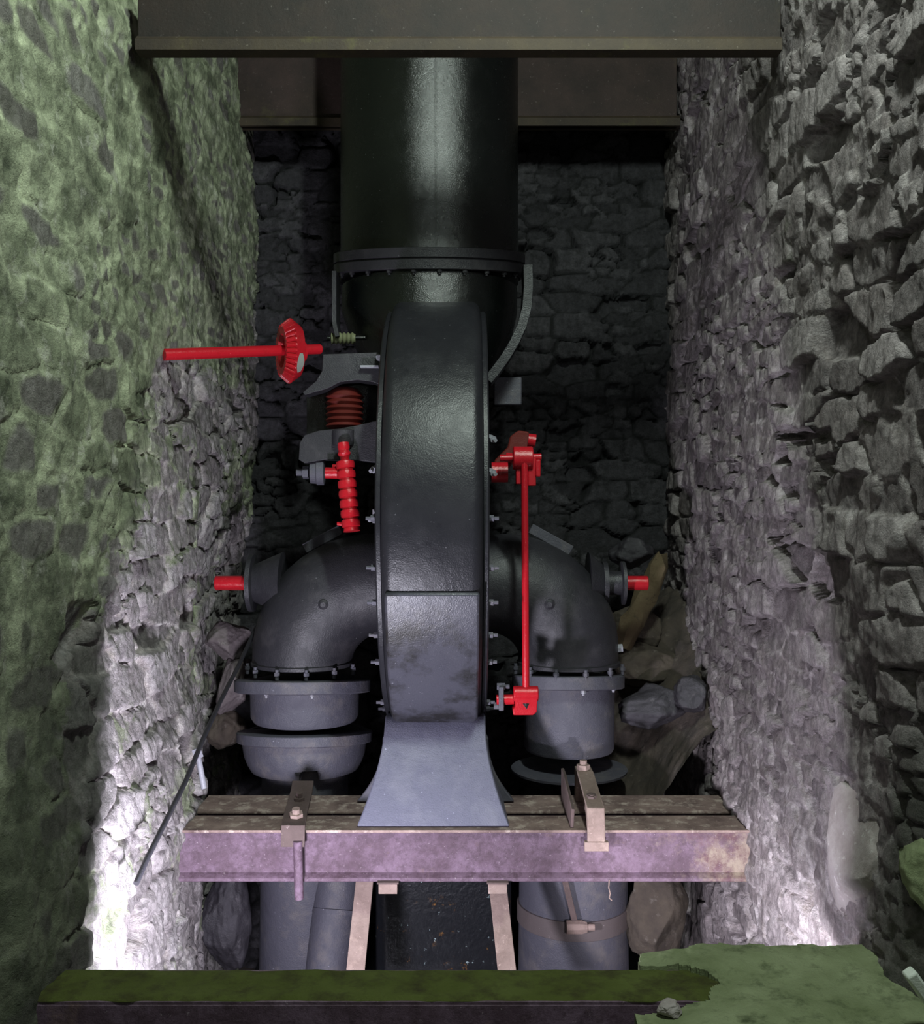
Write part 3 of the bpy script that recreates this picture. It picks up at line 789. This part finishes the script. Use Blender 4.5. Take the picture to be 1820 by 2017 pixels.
# worm spindle: stacked rings leaning slightly
s0, s1 = P(676, 872, 4.60), P(693, 1046, 4.55)
dv_ = (s1-s0); L = dv_.length; axs = dv_.normalized()
prof = [(0, .026), (.02, .028), (.035, .024), (.05, .030), (.066, .022), (.078, .020)]
h = .085
for i in range(7):
    prof += [(h, .034), (h+.002, .041), (h+.017, .0435), (h+.032, .041), (h+.034, .034)]
    h += .0445
prof = [(min(a, L), b) for a, b in prof]+[(L, .038), (L+.002, .010)]
wm = MB().lathe(s0, axs, prof, 32).build('worm_spindle', M_red, gm)
MB().cyl(P(690, 932, 4.60), P(641, 931, 4.60), .0255, 18).cyl(P(690, 920, 4.62), P(655, 919, 4.62), .012, 12).build('cross_pin', M_red, wm)
MB().tube([P(690, 1032, 4.58), P(664, 1031, 4.58)], [.014, .008], 10).build('locating_pin', M_red, wm)
bs = MB().lathe(P(612, 928, 4.72), (1, .05, 0), [(0, .030), (.0, .056), (.026, .058), (.030, .064), (.062, .064), (.066, .05)], 30).build('bearing_boss', M_grey, gm)
MB().hexbolt(P(606, 930, 4.72), (-1, 0, 0), .030, .022, .03).build('nut', M_grey, bs)
gn = thing('brass_worm', tuple(P(678, 668, 4.95)), 'small ribbed brass worm behind the bracket right of the red gear', 'gear')
MB().lathe(P(652, 666, 4.95), (1, 0, 0), [(0, .02)]+[(.004+.01*i, .022 if i % 2 else .030) for i in range(12)]+[(.12, .02)], 24).build('thread', M_brass, gn)
MB().cyl(P(645, 666, 4.95), P(760, 664, 4.95), .012, 12).build('spindle', M_pen, gn)
for px_, py_ in ((739, 1018), (741, 922), (966, 862), (966, 928)):
    MB().hexbolt(P(px_, py_, 4.45), ((-1 if px_ < 850 else 1)*.3, -.6, -.2), .016, .03, .02).build('bolt', M_steel, tur)
MB().tube([P(738, 1003, 4.5), P(738, 1030, 4.5)], .010, 10).build('stud', M_steel, tur)

# ================================================================ RED LINKAGE ON THE RIGHT
lk = thing('control_linkage', tuple(P(1034, 1400, 4.45)), 'long red vertical rod with forked ends at the right of the casing', 'linkage')
LD = 4.45
MB().cyl(P(1033, 900, LD+.02), P(1036, 1365, LD-.02), .0155, 20).build('rod', M_red, lk)
uc = MB()
uc.lathe(P(1010, 902, LD+.05), (1, 0, 0), [(0, .035), (0.002, .052), (.088, .052), (.09, .035)], 30)
uc.box(P(1023, 928, LD+.06), (.032, .05, .115)).box(P(1047, 928, LD+.06), (.036, .05, .13))
uc.build('upper_fork', M_red, lk, bevel=.004)
MB().box(P(1059, 922, LD+.05), (.022, .05, .075)).build('cheek', M_red, lk, bevel=.004)
MB().cyl(P(985, 902, LD+.05), P(1066, 900, LD+.05), .016, 14).build('pin', M_red, lk)
lc = MB()
lc.lathe(P(1011, 1366, LD-.02), (1, 0, 0), [(0, .018), (.001, .034), (.108, .034), (.11, .018)], 28)
lc.prism([(PX(1013, LD), PZ(1357, LD)), (PX(1058, LD), PZ(1357, LD)), (PX(1056, LD), PZ(1398, LD)), (PX(1048, LD), PZ(1404, LD)), (PX(1010, LD), PZ(1404, LD)), (PX(1009, LD), PZ(1392, LD)), (PX(1014, LD), PZ(1388, LD))], 'y', LD-.05, LD+.02)
lc.build('lower_fork', M_red, lk, bevel=.004)
MB().prism([(PX(1028, LD), PZ(1381, LD)), (PX(1041, LD), PZ(1381, LD)), (PX(1036, LD), PZ(1392, LD))], 'y', LD-.0515, LD-.049).build('slot', M_pen, lk)
MB().cyl(P(978, 1378, LD), P(1012, 1377, LD), .022, 16).build('crank_pin', M_red, lk)
gl = thing('gland_nut', tuple(P(984, 1372, LD)), 'grey gland plate and nuts between the casing and the lower red fork', 'fitting')
MB().box(P(987, 1374, LD), (.022, .06, .105)).build('plate', M_grey, gl, bevel=.004)
MB().hexbolt(P(981, 1352, LD), (1, 0, 0), .017, .03, .02).build('nut', M_grey, gl)
MB().hexbolt(P(975, 1390, LD), (1, 0, 0), .017, .02, .02).build('nut', M_grey, gl)
ua = thing('crank_arm', tuple(P(1010, 870, 4.75)), 'dark red crank arm and short shaft behind the top of the red rod', 'lever')
MB().cyl(P(968, 930, 4.62), P(1000, 930, 4.62), .046, 24).build('shaft', M_red, ua)
MB().prism([(PX(x, 4.72), PZ(y, 4.72)) for x, y in ((1004, 860), (1020, 848), (1040, 850), (1048, 866), (1044, 884), (1010, 912), (980, 950), (968, 940), (975, 905), (1000, 880))], 'y', 4.70, 4.76).build('arm', M_dred, ua, bevel=.008)
MB().cyl(P(1040, 866, 4.62), P(1046, 868, 4.62)+Vector((.02, 0, 0)), .03, 18).build('pin_head', M_red, ua)
MB().cyl(P(996, 900, 4.66), P(1010, 902, 4.66), .022, 14).build('collar', M_red, ua)

# ================================================================ ROCKS, TIMBER, BITS
def rock(name, c, size, seed, mat, label, group=None, rot=0):
    import bmesh
    bm = bmesh.new(); bmesh.ops.create_icosphere(bm, subdivisions=5, radius=1)
    rng = np.random.RandomState(seed)
    pl_ = [(Vector(rng.normal(size=3)).normalized(), rng.uniform(.62, .92)) for _ in range(13)]
    from mathutils import noise as nz
    for v in bm.verts:
        p = v.co.copy()
        for n_, d_ in pl_:
            k = p.dot(n_)
            if k > d_: p -= n_*(k-d_)*.9
        p *= 1+.13*nz.noise(p*1.8+Vector((seed, 0, 0)))+.05*nz.noise(p*6+Vector((seed, 3, 0)))
        v.co = Vector((p.x*size[0], p.y*size[1], p.z*size[2]))
    me = bpy.data.meshes.new(name); bm.to_mesh(me); bm.free()
    me.polygons.foreach_set('use_smooth', [True]*len(me.polygons)); me.materials.append(mat)
    o = bpy.data.objects.new(name, me); COL.objects.link(o); o.location = c; o.rotation_euler = (0, R(rot), R(rot*1.7))
    return tag(o, label, 'rock', group)
rock('boulder', P(1278, 1392, 5.15), (.20, .16, .115), 3, M_rock, 'wet dark boulder right of the right draft tube, largest one there', None, -8)
rock('rock', P(1278, 1315, 5.45), (.19, .16, .13), 5, M_rockb, 'brown earthy rock above the wet dark boulder', None, 10)
rock('rock', P(1362, 1370, 5.0), (.09, .12, .10), 8, M_rock, 'small dark glossy rock against the right wall beside the boulder', None, 0)
rock('rock', P(1250, 1235, 5.62), (.20, .15, .13), 12, M_rockb, 'brown rock low in the back corner behind the right shaft end')
rock('rock', P(1245, 1085, 5.75), (.13, .12, .10), 18, M_rock, 'dark rock in the back wall above the right shaft end')
rock('rock', P(460, 1345, 5.3), (.08, .12, .17), 21, M_rockq, 'dull pinkish rock squeezed between left wall and left draft tube', None, 15)
rock('rock', P(450, 1435, 5.35), (.11, .12, .12), 24, M_rockb, 'reddish brown rock under the dull pinkish one by the left draft tube', None, 5)
rock('rock', P(450, 1260, 5.3), (.12, .12, .11), 27, M_rockq, 'greyish flat stone below the left red shaft end', None, -35)
rock('rock', P(1290, 1800, 4.9), (.15, .14, .24), 30, M_rockb, 'wet brown rock beside the right lower pipe, below the purple beam')
rock('rock', P(445, 1820, 4.9), (.12, .14, .26), 33, M_rock, 'dark wet rock beside the left lower pipe, below the purple beam')
# rubble bank filling the right rear corner
bk = MB(); nx, ny = 70, 90
X, Y = np.meshgrid(np.linspace(.72, 1.24, nx), np.linspace(4.78, 6.12, ny), indexing='ij')
Zb = -.25+.55*sstep(.72, 1.25, X)+.55*sstep(4.8, 5.9, Y)+.16*(fbm(X*5, Y*5, 4, 4)-.45)+.05*(fbm(X*16, Y*16, 9, 3)-.45)
idx = np.arange(nx*ny).reshape(nx, ny)
q = np.stack([idx[:-1, :-1], idx[1:, :-1], idx[1:, 1:], idx[:-1, 1:]], -1).reshape(-1, 4)
bk.add(np.stack([X, Y, Zb], -1).reshape(-1, 3).tolist(), q.tolist())
tag(bk.build('rubble_bank', M_soil, angle=80), 'dark earth and rubble heaped in the right rear corner behind the boulder', 'rubble', None, 'stuff')
tp = thing('timber_prop', tuple(P(1230, 1250, 5.5)), 'rotten brown timber prop leaning in the right rear corner by the shaft end', 'timber')
pm = MB(); rg = np.random.RandomState(4)
pa = [P(1300, 1090, 5.45), P(1296, 1115, 5.45), P(1286, 1145, 5.44), P(1270, 1175, 5.43), P(1258, 1200, 5.42), P(1246, 1225, 5.41), P(1236, 1248, 5.4), P(1226, 1272, 5.4)]
pm.tube(pa, [.03, .055, .05, .062, .056, .066, .05, .04], 11)
pm.v = [tuple(Vector(v)+Vector(rg.uniform(-.012, .012, 3))) for v in pm.v]
pm.build('post', M_wood, tp, angle=30)
# cable down the left wall and short white pipe
lx = -1.06
cb = thing('drain_hose', (-1.08, 4.9, .4), 'thin black hose running diagonally down the lit lower left wall', 'hose')
MB().tube([P(px_, py_, X_*2000/(px_-910)) for px_, py_, X_ in ((505, 1235, -1.05), (470, 1310, -1.06), (432, 1385, -1.06), (400, 1455, -1.06), (365, 1540, -1.06), (330, 1610, -1.06), (290, 1690, -1.06), (268, 1740, -1.07))], .010, 12).build('hose', M_black, cb)
wp = thing('pipe_stub', tuple(P(400, 1550, 4.35)), 'short bare grey metal pipe hanging at the left wall above the rusty beam end', 'pipe')
MB().cyl(P(390, 1487, 4.36), P(402, 1553, 4.34), .0125, 14).build('pipe', M_steel, wp)
MB().tube([P(386, 1474, 4.36), P(393, 1492, 4.36)], .021, 6).build('coupling', M_steel, wp)
ts = thing('torn_string', tuple(P(1203, 1738, 4.2)), 'wisp of pale string hanging below the purple beam near the right lower pipe', 'string')
MB().tube([P(1200, 1733, 4.2), P(1199, 1748, 4.2), P(1202, 1760, 4.2), P(1200, 1768, 4.2), P(1205, 1773, 4.2)], .0028, 8).build('strand', M_strap, ts)

rock('embedded_stone', (1.25, 3.16, .24), (.09, .23, .23), 61, M_rockp, 'big pale oval stone glaring white in the lower right wall above the moss ledge')
# mossy ledge at lower right: lumpy slab with a ragged outline
def ledge(name, outline, z0f, thick, mat, label, seed):
    # outline in plan (x,y) -> fine grid clipped by polygon
    xs = [p[0] for p in outline]; ys = [p[1] for p in outline]; res = .007
    nx = int((max(xs)-min(xs))/res)+1; ny = int((max(ys)-min(ys))/res)+1
    X, Y = np.meshgrid(np.linspace(min(xs), max(xs), nx), np.linspace(min(ys), max(ys), ny), indexing='ij')
    Xw = X+.05*(fbm(X*9, Y*9, seed, 3)-.45); Yw = Y+.05*(fbm(X*9, Y*9, seed+3, 3)-.45)
    inside = np.zeros(X.shape, bool); n = len(outline)
    for i in range(n):
        x1, y1 = outline[i]; x2, y2 = outline[(i+1) % n]
        c = ((y1 > Yw) != (y2 > Yw)) & (Xw < (x2-x1)*(Yw-y1)/((y2-y1) if y2 != y1 else 1e-9)+x1)
        inside ^= c
    Zt = z0f(X, Y)+.05*(fbm(X*4, Y*4, seed+7, 4)-.45)+.015*(fbm(X*22, Y*22, seed+8, 3)-.45)
    vid = {}; m = MB()
    ii, jj = np.where(inside[:-1, :-1] & inside[1:, :-1] & inside[:-1, 1:] & inside[1:, 1:])
    def gv(i, j, top):
        k = (i, j, top)
        if k not in vid:
            vid[k] = len(m.v); m.v.append((X[i, j], Y[i, j], Zt[i, j] if top else Zt[i, j]-thick))
        return vid[k]
    cells = set(zip(ii.tolist(), jj.tolist()))
    for (i, j) in cells:
        m.f.append((gv(i, j, 1), gv(i+1, j, 1), gv(i+1, j+1, 1), gv(i, j+1, 1)))
        m.f.append((gv(i, j, 0), gv(i, j+1, 0), gv(i+1, j+1, 0), gv(i+1, j, 0)))
        for (di, dj, a, b) in ((-1, 0, (i, j+1), (i, j)), (1, 0, (i+1, j), (i+1, j+1)), (0, -1, (i, j), (i+1, j)), (0, 1, (i+1, j+1), (i, j+1))):
            if (i+di, j+dj) not in cells:
                m.f.append((gv(*a, 1), gv(*a, 0), gv(*b, 0), gv(*b, 1)))
    o = m.build(name, mat, None, angle=60)
    return tag(o, label, 'rock')
ledge('mossy_ledge', [(.50, 2.92), (.53, 3.02), (.80, 3.04), (1.24, 3.05), (1.25, 2.9), (1.25, 2.2), (.6, 2.2), (.45, 2.60), (.46, 2.66), (.66, 2.74), (.72, 2.84), (.62, 2.93)],
      lambda X, Y: .02+.0*X, .12, M_moss, 'broad moss covered rock ledge over the right end of the nearest beam', 6)
rock('rock', P(20, 1975, 2.72), (.05, .08, .07), 44, M_rockp, 'pale lichen stone at the left end of the nearest beam')
rock('rock', P(1318, 1985, 2.66), (.035, .04, .022), 47, M_rockp, 'pale crumbly stone where the moss ledge meets the nearest beam face')
rock('mossy_rock', P(1830, 1715, 2.75), (.09, .14, .10), 50, M_moss, 'moss covered rock on the right wall at the frame edge, above the ledge')
tag(MB().box(P(1812, 1945, 2.55), (.03, .04, .10), Matrix.Rotation(R(-35), 3, 'Y')).build('slate_chip', M_white, bevel=.006), 'small pale blue-white slate chip at the right edge on the moss ledge', 'stone chip')
